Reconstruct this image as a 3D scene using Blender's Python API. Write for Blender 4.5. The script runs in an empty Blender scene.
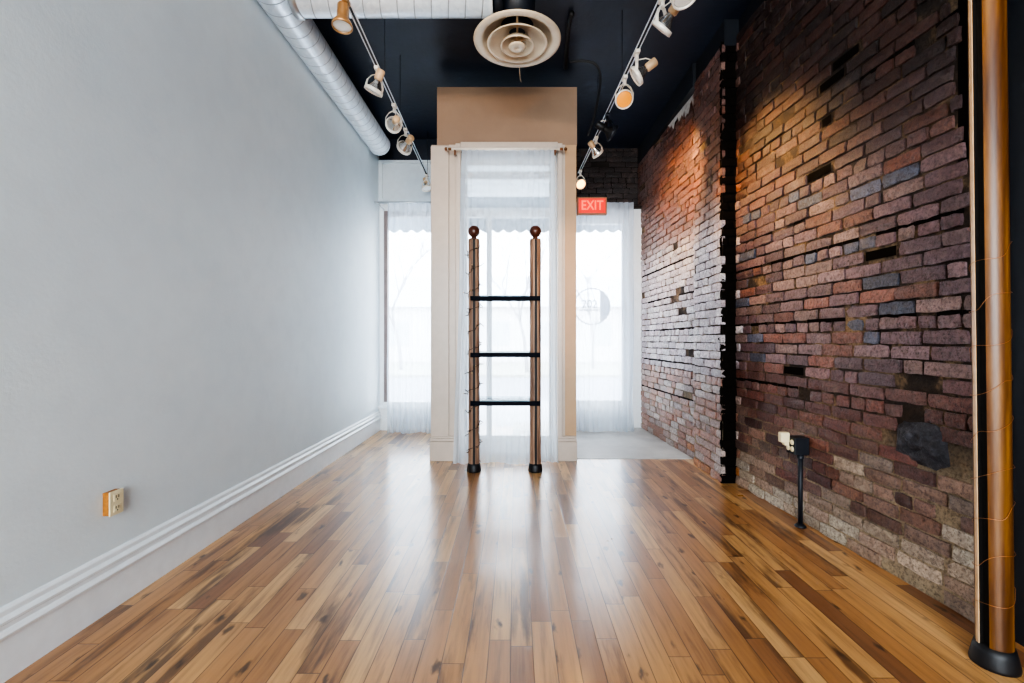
import bpy, bmesh, math, random
from mathutils import Vector, Matrix, Quaternion, noise
R = random.Random(7)
SC = bpy.context.scene
COL = SC.collection
PI = math.pi
CAMZ, F, VX, VY = 1.2, 455.0, 515.0, 340.0
V = Vector

# ------------------------------------------------------------------ mesh builder
class MB:
    def __init__(self):
        self.v, self.f, self.s, self.m, self.c = [], [], [], [], []
    def add(self, vs, fs, smooth=False, mat=0, col=None):
        o = len(self.v)
        self.v += [tuple(p) for p in vs]
        for f in fs:
            self.f.append(tuple(i + o for i in f)); self.s.append(smooth); self.m.append(mat); self.c.append(col)
    def box(self, lo, hi, M=None, ch=0.0, mat=0):
        x0, y0, z0 = lo; x1, y1, z1 = hi
        if ch <= 0:
            vs = [V((x, y, z)) for x in (x0, x1) for y in (y0, y1) for z in (z0, z1)]
            fs = [(0,1,3,2),(4,6,7,5),(0,4,5,1),(2,3,7,6),(0,2,6,4),(1,5,7,3)]
            if M: vs = [M @ p for p in vs]
            self.add(vs, fs, False, mat)
        else:
            bm = bmesh.new()
            vs = [bm.verts.new((x, y, z)) for x in (x0, x1) for y in (y0, y1) for z in (z0, z1)]
            for f in [(0,1,3,2),(4,6,7,5),(0,4,5,1),(2,3,7,6),(0,2,6,4),(1,5,7,3)]:
                bm.faces.new([vs[i] for i in f])
            bmesh.ops.bevel(bm, geom=bm.edges[:], offset=ch, segments=2, affect='EDGES', profile=.5)
            bm.verts.index_update()
            vv = [v.co.copy() for v in bm.verts]
            if M: vv = [M @ p for p in vv]
            self.add(vv, [tuple(x.index for x in f.verts) for f in bm.faces], False, mat)
            bm.free()
    def lathe(self, prof, M=None, n=32, smooth=True, mat=0, closed=False):
        """prof: list of (r,z) spun about local z"""
        vs, fs = [], []
        k = len(prof)
        for i in range(n):
            a = 2*PI*i/n
            for r, z in prof: vs.append(V((r*math.cos(a), r*math.sin(a), z)))
        for i in range(n):
            j = (i+1) % n
            for q in range(k - (0 if closed else 1)):
                q2 = (q+1) % k
                fs.append((i*k+q, j*k+q, j*k+q2, i*k+q2))
        if M: vs = [M @ p for p in vs]
        self.add(vs, fs, smooth, mat)
    def tube(self, pts, r, n=8, smooth=True, mat=0, flat=None):
        pts = [V(p) for p in pts]
        vs, fs = [], []
        up = V((0,0,1))
        prev = None
        for i, p in enumerate(pts):
            if i == 0: t = pts[1]-pts[0]
            elif i == len(pts)-1: t = pts[-1]-pts[-2]
            else: t = pts[i+1]-pts[i-1]
            t.normalize()
            if prev is None:
                ref = up if abs(t.z) < .9 else V((1,0,0))
                a = t.cross(ref).normalized()
            else:
                a = (prev - t*prev.dot(t)).normalized()
            prev = a
            b = t.cross(a)
            rr = r[i] if isinstance(r, (list, tuple)) else r
            for k in range(n):
                th = 2*PI*k/n
                w = 1 if flat is None else flat
                vs.append(p + a*math.cos(th)*rr + b*math.sin(th)*rr*w)
        m = len(pts)
        for i in range(m-1):
            for k in range(n):
                k2 = (k+1) % n
                fs.append((i*n+k, i*n+k2, (i+1)*n+k2, (i+1)*n+k))
        fs.append(tuple(range(n-1,-1,-1))); fs.append(tuple((m-1)*n+k for k in range(n)))
        self.add(vs, fs, smooth, mat)
    def strip(self, pts, side, w, t, mat=0):
        """flat metal strap following pts; width along 'side', thickness t"""
        pts = [V(p) for p in pts]; side = V(side).normalized()
        vs, fs = [], []
        for i, p in enumerate(pts):
            d = (pts[min(i+1,len(pts)-1)] - pts[max(i-1,0)]).normalized()
            nrm = d.cross(side).normalized()
            for sx, sy in ((-1,-1),(1,-1),(1,1),(-1,1)):
                vs.append(p + side*sx*w/2 + nrm*sy*t/2)
        for i in range(len(pts)-1):
            for k in range(4):
                fs.append((i*4+k, i*4+(k+1)%4, (i+1)*4+(k+1)%4, (i+1)*4+k))
        fs.append((3,2,1,0)); e = (len(pts)-1)*4; fs.append((e,e+1,e+2,e+3))
        self.add(vs, fs, False, mat)
    def sphere(self, c, r, n=20, sz=1.0, mat=0):
        prof = [(max(1e-5, r*math.sin(PI*i/n)), -r*sz*math.cos(PI*i/n)) for i in range(n+1)]
        self.lathe(prof, Matrix.Translation(V(c)), 24, True, mat)
    def extrude_poly(self, poly, axis, a, b, mat=0, smooth=False):
        """poly: 2-D list in the other two axes, extruded along axis from a to b"""
        def mk(u, w, t):
            return {'x': (t,u,w), 'y': (u,t,w), 'z': (u,w,t)}[axis]
        n = len(poly)
        vs = [mk(u,w,a) for u,w in poly] + [mk(u,w,b) for u,w in poly]
        fs = [(i,(i+1)%n,n+(i+1)%n,n+i) for i in range(n)] + [tuple(range(n-1,-1,-1)), tuple(range(n,2*n))]
        self.add(vs, fs, smooth, mat)
    def build(self, name, mats, parent=None, origin=None, fixn=True):
        me = bpy.data.meshes.new(name)
        o = V(origin) if origin is not None else V((0,0,0))
        me.from_pydata([tuple(V(p)-o) for p in self.v], [], self.f)
        if not isinstance(mats, (list, tuple)): mats = [mats]
        for m in mats: me.materials.append(m)
        me.polygons.foreach_set('use_smooth', self.s)
        me.polygons.foreach_set('material_index', self.m)
        if any(c is not None for c in self.c):
            at = me.attributes.new('tint', 'FLOAT_COLOR', 'FACE')
            fl = []
            for c in self.c: fl += list(c or (.2,.2,.2,1))
            at.data.foreach_set('color', fl)
        me.update()
        if fixn:
            bm = bmesh.new(); bm.from_mesh(me); bmesh.ops.recalc_face_normals(bm, faces=bm.faces[:]); bm.to_mesh(me); bm.free()
        ob = bpy.data.objects.new(name, me)
        COL.objects.link(ob); ob.location = o
        if parent:
            ob.parent = parent
            ob.location = o - parent.location
        return ob

def tag(o, label, cat, group=None):
    o['label'] = label; o['category'] = cat
    if group: o['group'] = group
    return o
def thing(name, label, cat, loc=(0,0,0), group=None):
    o = bpy.data.objects.new(name, None); o.empty_display_size = .05
    COL.objects.link(o); o.location = loc
    return tag(o, label, cat, group)
def struct(o): o['kind'] = 'structure'; return o

# ------------------------------------------------------------------ material helpers
class NT:
    def __init__(self, name):
        self.mat = bpy.data.materials.new(name); self.mat.use_nodes = True
        self.t = self.mat.node_tree; self.t.nodes.clear()
        self.out = self.t.nodes.new('ShaderNodeOutputMaterial')
    def n(self, typ, **kw):
        nd = self.t.nodes.new(typ)
        for k, v in kw.items():
            if k.startswith('_'): setattr(nd, k[1:], v)
        for k, v in kw.items():
            if not k.startswith('_'):
                key = k.replace('__', ' ')
                self.set(nd.inputs[key], v)
        return nd
    def set(self, sock, v):
        if isinstance(v, bpy.types.NodeSocket): self.t.links.new(v, sock)
        else: sock.default_value = v
    def m(self, op, a, b=0.0, c=0.0):
        nd = self.t.nodes.new('ShaderNodeMath'); nd.operation = op
        self.set(nd.inputs[0], a); self.set(nd.inputs[1], b); self.set(nd.inputs[2], c)
        return nd.outputs[0]
    def mix(self, f, a, b, blend='MIX'):
        nd = self.t.nodes.new('ShaderNodeMix'); nd.data_type = 'RGBA'; nd.blend_type = blend
        self.set(nd.inputs['Factor'], f); self.set(nd.inputs[6], a); self.set(nd.inputs[7], b)
        return nd.outputs[2]
    def ramp(self, f, stops, interp='LINEAR'):
        nd = self.t.nodes.new('ShaderNodeValToRGB'); nd.color_ramp.interpolation = interp
        e = nd.color_ramp.elements
        while len(e) < len(stops): e.new(.5)
        for el, (p, c) in zip(e, stops): el.position = p; el.color = c if len(c) == 4 else (*c, 1)
        self.set(nd.inputs[0], f); return nd.outputs[0]
    def pos(self): return self.n('ShaderNodeNewGeometry').outputs['Position']
    def objc(self): return self.n('ShaderNodeTexCoord').outputs['Object']
    def noise(self, vec, scale, detail=4, rough=.55, dim='3D'):
        nd = self.n('ShaderNodeTexNoise', _noise_dimensions=dim, Scale=scale, Detail=detail, Roughness=rough)
        if vec is not None: self.set(nd.inputs['Vector'], vec)
        return nd.outputs[0]
    def vscale(self, vec, s):
        nd = self.n('ShaderNodeMapping'); self.set(nd.inputs['Vector'], vec); nd.inputs['Scale'].default_value = s
        return nd.outputs[0]
    def bump(self, h, strength=.3, dist=.01):
        nd = self.n('ShaderNodeBump', Strength=strength, Distance=dist, Height=h); return nd.outputs[0]
    def bsdf(self, **kw):
        nd = self.t.nodes.new('ShaderNodeBsdfPrincipled')
        for k, v in kw.items(): self.set(nd.inputs[k.replace('__', ' ')], v)
        self.t.links.new(nd.outputs[0], self.out.inputs[0]); return nd

def C(r, g, b): return (r, g, b, 1)
def S(r, g, b):
    f = lambda c: ((c/255+.055)/1.055)**2.4 if c > 10 else c/255/12.92
    return (f(r), f(g), f(b), 1)

def simple(name, col, rough=.5, metal=0.0, var=.12, scale=14, bump=0.0, **kw):
    t = NT(name); p = t.objc()
    nz = t.noise(p, scale)
    c2 = tuple(x*(1-var) for x in col[:3]) + (1,)
    colr = t.ramp(nz, [(.35, c2), (.65, col)])
    k = dict(Base__Color=colr, Roughness=rough, Metallic=metal); k.update(kw)
    if bump: k['Normal'] = t.bump(t.noise(p, scale*6), bump, .004)
    t.bsdf(**k); return t.mat

def painted_wall(name, col, col2, rough=.55):
    t = NT(name); p = t.pos()
    n1 = t.noise(p, .9, 5, .6); n2 = t.noise(p, 6, 5, .6)
    c = t.mix(t.ramp(n1, [(.35, C(0,0,0)), (.7, C(1,1,1))]), col, col2)
    c = t.mix(t.m('MULTIPLY', t.ramp(n2, [(.45, C(0,0,0)), (.75, C(1,1,1))]), .25), c, tuple(x*.88 for x in col2[:3])+(1,))
    t.bsdf(Base__Color=c, Roughness=rough, Normal=t.bump(t.noise(p, 45, 5, .6), .12, .01))
    return t.mat

M = {}
M['wall'] = painted_wall('white_wall_paint', S(221,228,230), S(210,218,222))
M['trim'] = simple('white_trim_paint', S(232,234,235), .35, var=.05)
M['panel'] = simple('grey_white_panel_paint', S(205,212,216), .45, var=.06)
M['cream'] = painted_wall('cream_portal_paint', S(176,158,142), S(164,145,129), .45)
M['cream_trim'] = simple('cream_trim_paint', S(190,174,160), .35, var=.06)
M['black'] = simple('black_paint', (.006,.006,.007,1), .55)
M['steel'] = simple('brushed_steel', (.62,.64,.66,1), .32, .9)
M['chrome'] = simple('chrome_track_metal', (.80,.84,.9,1), .28, .6, var=.05)
M['fixture'] = simple('cream_fixture_enamel', S(236,226,212), .38, .15, var=.1)
M['fixture_tan'] = simple('tan_socket_enamel', S(214,180,140), .45, .1, var=.2)
M['silver'] = simple('silver_reflector', (.75,.72,.68,1), .22, .95)
M['lens'] = simple('frosted_lens', S(238,236,230), .3, var=.06)
M['dark_metal'] = simple('dark_blue_black_metal', (.006,.009,.016,1), .5, 0.0)
M['rail'] = simple('navy_black_rail', (.004,.006,.012,1), .75, Specular__IOR__Level=.15)
M['rubber'] = simple('black_rubber', (.008,.008,.01,1), .5)
M['brass'] = simple('brown_brass', S(120,80,52), .35, .7)
M['copper'] = simple('thin_copper_wire', S(176,120,78), .4, .6)
M['twig'] = simple('dark_twig', S(64,44,34), .7)
M['bud'] = simple('pale_bud', S(196,170,120), .6)
M['ivory'] = simple('ivory_plastic', S(232,216,176), .4, var=.06)
M['amber'] = simple('amber_wood_box', S(176,112,40), .5, var=.35, scale=60)
M['shade_black'] = simple('matte_shade_black', (.007,.005,.004,1), .95, Specular__IOR__Level=.08)  # painted shade of pilaster return and holes; also joints and wall end
M['slot'] = simple('dark_slot', (.01,.008,.007,1), .6)
M['concrete'] = simple('pale_concrete', S(196,192,186), .55, var=.22, scale=3, bump=.2)
M['diffuser'] = simple('cream_diffuser_enamel', S(212,194,168), .42, .1, var=.12, scale=9)

def ceiling_mat():
    t = NT('navy_ceiling_paint'); p = t.pos()
    n = t.noise(p, 1.6, 6, .65)
    c = t.ramp(n, [(.3, C(.006,.009,.018)), (.6, C(.011,.018,.036)), (.78, C(.04,.06,.10))])
    t.bsdf(Base__Color=c, Roughness=.5, Normal=t.bump(t.noise(p, 18, 4), .2, .01)); return t.mat
M['ceiling'] = ceiling_mat()

def floor_mat():
    t = NT('oak_strip_floor'); p = t.pos()
    sx = t.n('ShaderNodeSeparateXYZ', Vector=p)
    x, y = sx.outputs[0], sx.outputs[1]
    w = .0855
    u = t.m('DIVIDE', t.m('ADD', x, 10.02), w); row = t.m('FLOOR', u); fx = t.m('FRACT', u)
    rw = t.n('ShaderNodeTexWhiteNoise', _noise_dimensions='1D', W=row).outputs[0]
    L = t.m('ADD', t.m('MULTIPLY', rw, .75), .55)
    vv = t.m('DIVIDE', t.m('ADD', y, t.m('ADD', t.m('MULTIPLY', rw, 37.0), 20.0)), L)
    idx = t.m('FLOOR', vv); fy = t.m('FRACT', vv)
    cb = t.n('ShaderNodeCombineXYZ', X=row, Y=idx)
    wn = t.n('ShaderNodeTexWhiteNoise', _noise_dimensions='2D', Vector=cb.outputs[0])
    rnd = wn.outputs[0]; rc = t.n('ShaderNodeSeparateColor', Color=wn.outputs[1])
    base = t.ramp(rnd, [(0, S(118,78,52)), (.07, S(146,98,62)), (.2, S(172,120,72)), (.6, S(190,136,82)), (.85, S(204,152,94)), (1, S(218,170,112))])
    # grain coordinates shifted per board
    gx = t.m('ADD', t.m('MULTIPLY', x, 42.0), t.m('MULTIPLY', rc.outputs[0], 90.0))
    gy = t.m('ADD', t.m('MULTIPLY', y, 2.6), t.m('MULTIPLY', rc.outputs[1], 70.0))
    gv = t.n('ShaderNodeCombineXYZ', X=gx, Y=gy, Z=t.m('MULTIPLY', rnd, 9.0)).outputs[0]
    g = t.noise(gv, 1.0, 6, .62)
    gf = t.ramp(g, [(.32, C(1,1,1)), (.48, C(.3,.3,.3)), (.62, C(0,0,0))])
    c = t.mix(t.m('MULTIPLY', gf, .8), base, t.mix(.6, base, S(78,46,28)))
    # long dark mineral streaks, only on some boards
    g2v = t.n('ShaderNodeCombineXYZ', X=t.m('MULTIPLY', gx, .28), Y=t.m('MULTIPLY', gy, .55), Z=3.3).outputs[0]
    st = t.ramp(t.noise(g2v, 1.0, 5, .6), [(.51, C(0,0,0)), (.64, C(1,1,1))])
    c = t.mix(t.m('MULTIPLY', st, t.m('MULTIPLY', t.m('GREATER_THAN', rc.outputs[2], .38), .75)), c, S(66,38,24))
    # knots
    kv = t.n('ShaderNodeCombineXYZ', X=t.m('ADD', t.m('MULTIPLY', x, 11.0), t.m('MULTIPLY', rnd, 31.)), Y=t.m('ADD', t.m('MULTIPLY', y, 4.6), t.m('MULTIPLY', rc.outputs[0], 13.))).outputs[0]
    dist = t.n('ShaderNodeTexNoise', Vector=kv, Scale=3.0, Detail=3.0)
    kv2 = t.n('ShaderNodeVectorMath', _operation='ADD', )
    t.set(kv2.inputs[0], kv)
    sc_ = t.n('ShaderNodeVectorMath', _operation='SCALE'); t.set(sc_.inputs[0], dist.outputs[1]); sc_.inputs['Scale'].default_value = .5
    t.set(kv2.inputs[1], sc_.outputs[0])
    vor = t.n('ShaderNodeTexVoronoi', Vector=kv2.outputs[0], Scale=1.0)
    ksel = t.n('ShaderNodeSeparateColor', Color=vor.outputs['Color']).outputs[0]
    kn = t.m('MULTIPLY', t.ramp(vor.outputs['Distance'], [(.0, C(1,1,1)), (.09, C(.9,.9,.9)), (.2, C(0,0,0))]), t.m('GREATER_THAN', ksel, .36))
    c = t.mix(t.m('MULTIPLY', kn, .9), c, S(46,27,18))
    # scratches / broad wear
    wear = t.noise(p, 1.3, 5, .65)
    c = t.mix(t.ramp(wear, [(.45, C(0,0,0)), (.75, C(.25,.25,.25))]), c, S(150,110,82))
    dx = t.m('MULTIPLY', t.m('MINIMUM', fx, t.m('SUBTRACT', 1.0, fx)), w)
    dy = t.m('MULTIPLY', t.m('MINIMUM', fy, t.m('SUBTRACT', 1.0, fy)), L)
    d = t.m('MINIMUM', dx, dy)
    seam = t.m('SUBTRACT', 1.0, t.m('MINIMUM', t.m('DIVIDE', d, .0028), 1.0))
    c = t.mix(t.m('MULTIPLY', seam, .92), c, S(44,26,17))
    h = t.m('SUBTRACT', t.m('MULTIPLY', g, .25), t.m('ADD', t.m('MULTIPLY', seam, 1.0), t.m('MULTIPLY', rnd, .35)))
    nrm = t.bump(h, .16, .004)
    rough = t.m('ADD', t.m('MULTIPLY', t.noise(p, 2.4, 5, .6), .18), .22)
    t.bsdf(Base__Color=c, Roughness=rough, Normal=nrm, IOR=1.6, Coat__Weight=.5, Coat__Roughness=.16)
    return t.mat
M['floor'] = floor_mat()

def brick_mat():
    t = NT('old_face_brick'); p = t.pos()
    a = t.n('ShaderNodeAttribute', _attribute_name='tint').outputs['Color']
    n1 = t.noise(p, 30, 6, .7); n2 = t.noise(p, 9, 4, .6); n3 = t.noise(p, 130, 4, .7)
    c = t.mix(t.ramp(n1, [(.35, C(.75,.75,.75)), (.62, C(0,0,0))]), a, t.mix(1.0, a, C(.35,.30,.30), 'MULTIPLY'))
    c = t.mix(t.m('MULTIPLY', t.ramp(n2, [(.55, C(0,0,0)), (.8, C(1,1,1))]), .3), c, S(168,142,128))
    n4 = t.noise(p, 70, 5, .75)
    c = t.mix(t.ramp(n4, [(.38, C(.85,.85,.85)), (.5, C(0,0,0))]), c, t.mix(1.0, c, C(.30,.26,.26), 'MULTIPLY'))
    c = t.mix(t.ramp(n4, [(.60, C(0,0,0)), (.74, C(.22,.22,.22))]), c, S(186,166,156))
    h = t.m('ADD', t.m('MULTIPLY', n1, .8), t.m('MULTIPLY', n4, .7))
    t.bsdf(Base__Color=c, Roughness=t.m('ADD', t.m('MULTIPLY', n1, .3), .26), Normal=t.bump(h, .9, .014), Specular__IOR__Level=.7)
    return t.mat
M['brick'] = brick_mat()
def mortar_mat():
    t = NT('crumbling_mortar'); p = t.pos()
    sep = t.n('ShaderNodeSeparateXYZ', Vector=p)
    n1 = t.noise(p, 5, 5, .65); n2 = t.noise(p, 60, 5, .7)
    c = t.ramp(n1, [(.35, S(30,23,20)), (.5, S(62,48,38)), (.62, S(140,116,88))])
    low = t.ramp(t.m('ADD', sep.outputs[2], t.m('MULTIPLY', n1, .5)), [(.75, C(1,1,1)), (1.45, C(0,0,0))])
    c = t.mix(t.m('MULTIPLY', low, t.m('ADD', .35, t.m('MULTIPLY', n1, .75))), c, S(186,166,138))
    c = t.mix(t.ramp(n2, [(.35, C(.6,.6,.6)), (.55, C(0,0,0))]), c, S(36,26,21))
    t.bsdf(Base__Color=c, Roughness=.85, Normal=t.bump(n2, .9, .015)); return t.mat
M['mortar'] = mortar_mat()
def lump_mat():
    t = NT('charcoal_cement'); p = t.pos()
    n = t.noise(p, 26, 6, .7)
    t.bsdf(Base__Color=t.ramp(n, [(.35, C(.012,.012,.018)), (.6, C(.045,.046,.06)), (.8, C(.13,.13,.15))]), Roughness=.42, Normal=t.bump(t.noise(p, 55, 5, .7), .8, .02)); return t.mat
M['lump'] = lump_mat()

def duct_mat(name, axis):
    t = NT(name); p = t.objc(); s = t.n('ShaderNodeSeparateXYZ', Vector=p)
    z = s.outputs[2]
    ang = t.m('DIVIDE', t.m('ARCTAN2', s.outputs[1], s.outputs[0]), 2*PI)
    ph = t.m('FRACT', t.m('ADD', t.m('DIVIDE', z, .118), ang))
    d = t.m('MINIMUM', ph, t.m('SUBTRACT', 1.0, ph))
    seam = t.m('SUBTRACT', 1.0, t.m('MINIMUM', t.m('DIVIDE', d, .045), 1.0))
    sp = t.n('ShaderNodeTexVoronoi', Vector=p, Scale=38.0).outputs['Color']
    spv = t.n('ShaderNodeSeparateColor', Color=sp).outputs[0]
    c = t.mix(t.m('MULTIPLY', spv, .35), S(232,240,246), S(188,202,214))
    c = t.mix(t.m('MULTIPLY', seam, .75), c, S(70,76,84))
    t.bsdf(Base__Color=c, Roughness=.34, Metallic=.42, Normal=t.bump(seam, .5, .006)); return t.mat
M['duct'] = duct_mat('galvanised_spiral_duct', 'y')

def post_mat(nm='varnished_pine_post', mul=1.0, sat=1.0):
    t = NT(nm); p = t.objc()
    g = t.noise(t.vscale(p, (26, 26, 1.6)), 1.0, 6, .6)
    rings = t.n('ShaderNodeTexWave', Vector=t.vscale(p, (9, 9, .7)), Scale=1.2, Distortion=5.0, Detail=3.0, _wave_type='BANDS').outputs[1]
    c = t.ramp(g, [(.36, S(96,54,14)), (.5, S(142,88,26)), (.62, S(172,114,42))])
    c = t.mix(t.m('MULTIPLY', rings, .5), c, S(100,54,14))
    hs = t.n('ShaderNodeHueSaturation', Saturation=sat, Value=mul, Color=c); c = hs.outputs[0]
    t.bsdf(Base__Color=c, Roughness=.42, Coat__Weight=.12, Coat__Roughness=.25); return t.mat
M['post'] = post_mat(mul=.52); M['post2'] = post_mat('brown_ladder_post', 1.05, .62)
M['post_pale'] = simple('pale_slot_lip', S(206,168,128), .4, var=.15, scale=30)
M['ball'] = simple('dark_walnut_ball', S(84,46,34), .3, var=.3, scale=20)

def sheer(name, opac, tintc):
    t = NT(name)
    uv = t.objc()
    weave = t.noise(t.vscale(uv, (200, 200, 160)), 1.0, 2)
    fac = t.m('ADD', t.m('MULTIPLY', weave, .08), opac-.04)
    tr = t.n('ShaderNodeBsdfTransparent', Color=C(.90,.94,.98))
    tl = t.n('ShaderNodeBsdfTranslucent', Color=tintc); df = t.n('ShaderNodeBsdfDiffuse', Color=tintc)
    m1 = t.n('ShaderNodeMixShader', Fac=.5); t.set(m1.inputs[1], tl.outputs[0]); t.set(m1.inputs[2], df.outputs[0])
    m2 = t.n('ShaderNodeMixShader', Fac=fac); t.set(m2.inputs[1], tr.outputs[0]); t.set(m2.inputs[2], m1.outputs[0])
    t.t.links.new(m2.outputs[0], t.out.inputs[0]); return t.mat
M['sheer'] = sheer('white_sheer_voile', .50, C(.80,.87,.94))
M['sheer_side'] = sheer('white_sheer_voile_side', .54, C(.82,.88,.95))

def glass(name, tint=(1,1,1,1), refl=.06):
    t = NT(name)
    tr = t.n('ShaderNodeBsdfTransparent', Color=tint); gl = t.n('ShaderNodeBsdfGlossy', Color=C(1,1,1), Roughness=.02)
    lw = t.n('ShaderNodeFresnel', IOR=1.35)
    mx = t.n('ShaderNodeMixShader', Fac=lw.outputs[0]); t.set(mx.inputs[1], tr.outputs[0]); t.set(mx.inputs[2], gl.outputs[0])
    t.t.links.new(mx.outputs[0], t.out.inputs[0]); return t.mat
M['pane'] = glass('window_glass')
def shelf_glass():
    t = NT('shelf_glass'); p = t.objc()
    tr = t.n('ShaderNodeBsdfTransparent', Color=C(.78,.90,.93)); df = t.n('ShaderNodeBsdfPrincipled', Base__Color=C(.70,.84,.90), Roughness=.08)
    mx = t.n('ShaderNodeMixShader', Fac=t.m('ADD', .45, t.m('MULTIPLY', t.noise(p, 3), .1))); t.set(mx.inputs[1], tr.outputs[0]); t.set(mx.inputs[2], df.outputs[0])
    t.t.links.new(mx.outputs[0], t.out.inputs[0]); return t.mat
M['shelf_glass'] = shelf_glass()

def emit(name, col, st, base=None):
    t = NT(name); p = t.objc()
    n = t.noise(p, 20)
    c = t.mix(t.m('MULTIPLY', n, .2), col, tuple(x*.7 for x in col[:3])+(1,))
    t.bsdf(Base__Color=base or col, Emission__Color=c, Emission__Strength=st, Roughness=.4); return t.mat
M['lit'] = emit('lit_warm_lens', C(1,.46,.08), 3.5)
M['lit_dim'] = emit('amber_lens', C(.8,.30,.03), .12)
M['exit_face'] = emit('exit_red_face', S(210,34,14), .35)
M['exit_letter'] = emit('exit_pale_letters', S(255,104,72), .45)
M['exit_box'] = simple('exit_brown_housing', S(150,104,76), .5)

# ------------------------------------------------------------------ room shell
H = 3.88
LX = -1.812
# floor
b = MB(); b.add([(-2.1,-3.6,0),(2.6,-3.6,0),(2.6,4.6,0),(-2.1,4.6,0)], [(0,1,2,3)])
b.add([(-2.1,4.6,0),(.0,4.6,0),(.0,6.3,0),(-2.1,6.3,0)], [(0,1,2,3)])
struct(b.build('floor', M['floor'], fixn=False))
b = MB(); b.box((-.02,4.6,-.05),(2.05,6.6,.001)); b.box((.62,4.585,-.05),(1.84,4.6,.004))
struct(b.build('floor_concrete', M['concrete']))
# ceiling
b = MB(); b.box((-2.1,-3.6,H),(2.6,6.7,H+.1)); struct(b.build('ceiling', M['ceiling']))
# left wall, rear wall
b = MB(); b.box((LX-.15,-3.6,0),(LX,6.35,H)); struct(b.build('wall_left', M['wall']))
b = MB(); b.box((-2.0,-3.6,0),(2.6,-3.45,H)); struct(b.build('wall_back', M['wall']))
# left baseboard, moulded profile (u = out from wall, w = height)
prof = [(0,0),(.022,0),(.022,.150),(.026,.156),(.034,.158),(.036,.168),(.030,.178),(.022,.184),(.022,.200),(.028,.205),(.029,.215),(.020,.224),(.014,.228),(.014,.246),(.009,.254),(0,.258)]
b = MB(); b.extrude_poly([(LX+u, w) for u, w in prof], 'y', -3.45, 6.05); struct(b.build('baseboard_left', M['trim']))

# ---- storefront on the left (window 1)
YW = 6.06
b = MB()
b.box((LX,YW,3.02),(-.80,YW+.14,3.58), mat=0)                       # header panel
b.box((LX,YW-.03,3.55),(-.80,YW,3.585)); b.box((LX,YW-.025,3.02),(-.80,YW,3.07)); b.box((LX,YW-.02,3.07),(LX+.05,YW,3.55))
struct(b.build('wall_front', M['panel']))
b = MB()
b.box((LX,YW-.01,0),(-.80,YW+.14,.30)); b.box((LX,YW-.05,.29),(-.80,YW+.02,.325),ch=.006)
b.box((LX+.04,YW-.03,0),(-.80,YW-.01,.16),ch=.004)
struct(b.build('trim_1', M['trim']))
w1 = struct(bpy.data.objects.new('window_1', None)); COL.objects.link(w1); w1.location = (-1.3,YW,.32)
b = MB()
for lo, hi in (((LX,YW+.02,.32),(LX+.055,YW+.1,3.02)), ((-.88,YW+.02,.32),(-.80,YW+.1,3.02)), ((LX+.055,YW+.024,.32),(-.88,YW+.1,.37)), ((LX+.055,YW+.024,2.93),(-.88,YW+.1,3.02))):
    b.box(lo, hi, ch=.004)
b.build('window_frame', M['trim'], w1)
b = MB()
b.box((LX+.055,YW+.04,.37),(LX+.10,YW+.12,2.93)); b.box((LX+.10,YW+.045,2.86),(-.88,YW+.12,2.93))
b.build('sash', simple('brown_sash', S(128,112,108), .5), w1)
b = MB(); b.box((LX+.10,YW+.07,.37),(-.88,YW+.076,2.87)); b.build('pane', M['pane'], w1)

b = MB(); b.box((LX,YW+.01,3.585),(-.60,YW+.14,H)); struct(b.build('wall_front_upper', M['ceiling']))
# ---- storefront on the right (window 3)
YR = 6.22
w3 = struct(bpy.data.objects.new('window_3', None)); COL.objects.link(w3); w3.location = (1.2,YR,.32)
b = MB()
for lo, hi in (((.60,YR,.0),(.70,YR+.1,3.0)), ((1.53,YR,.0),(1.80,YR+.1,3.03)), ((.70,YR+.004,2.86),(1.53,YR+.1,3.03)), ((.70,YR+.004,.24),(1.53,YR+.1,.32))):
    b.box(lo, hi, ch=.005)
b.box((1.47,YR+.03,.32),(1.53,YR+.09,2.86)); b.box((.70,YR+.035,2.80),(1.47,YR+.09,2.86)); b.box((.70,YR+.035,.32),(1.47,YR+.09,.37))
b.build('window_frame', M['trim'], w3)
b = MB(); b.box((.70,YR+.06,.37),(1.47,YR+.066,2.80)); b.build('pane', M['pane'], w3)
b = MB(); b.box((.60,YR+.01,0),(1.80,YR+.08,.24)); struct(b.build('trim_2', M['panel']))

# ---- portal (entry surround) in the middle
PY = 4.55
px = lambda x, Y: (x-VX)/F*Y
pz = lambda y, Y: CAMZ + (VY-y)/F*Y
b = MB()
TOPZ = 3.73

b.box((px(431.5,PY),PY,0),(px(459,PY),PY+.2,3.15))                    # left pier
struct(b.build('wall_portal', M['cream']))
b = MB(); b.box((px(559,PY),PY,0),(px(576.3,PY),PY+.2,3.15)); struct(b.build('wall_portal_pier', painted_wall('warm_lit_pier_paint', S(186,152,116), S(172,138,104), .45)))  # warm glow mixed into the right pier's paint colour
b = MB(); b.box((px(437,PY),PY,3.15),(px(577,PY),PY+.2,TOPZ)); struct(b.build('wall_portal_header', painted_wall('warm_lit_header_paint', S(150,122,98), S(134,108,88), .5)))  # header tan carries the warm lamplight in its colour
b = MB()
xl0, xl1 = px(431,PY-.02), px(449,PY-.02)
b.box((xl0,PY-.035,.235),(xl1,PY,3.125),ch=.004)                      # flat left board, proud
b.box((px(449,PY),PY-.010,.235),(px(456,PY),PY,3.15),ch=.004)
b.box((px(456,PY),PY-.045,.235),(px(461,PY),PY+.02,3.15),ch=.006)
b.box((px(557.5,PY),PY-.045,.235),(px(562,PY),PY+.02,3.15),ch=.006)
b.box((px(562,PY),PY-.010,.235),(px(565,PY),PY,3.15),ch=.003)
b.box((px(461,PY),PY-.041,3.10),(px(557.5,PY),PY+.02,3.165),ch=.006)
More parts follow.
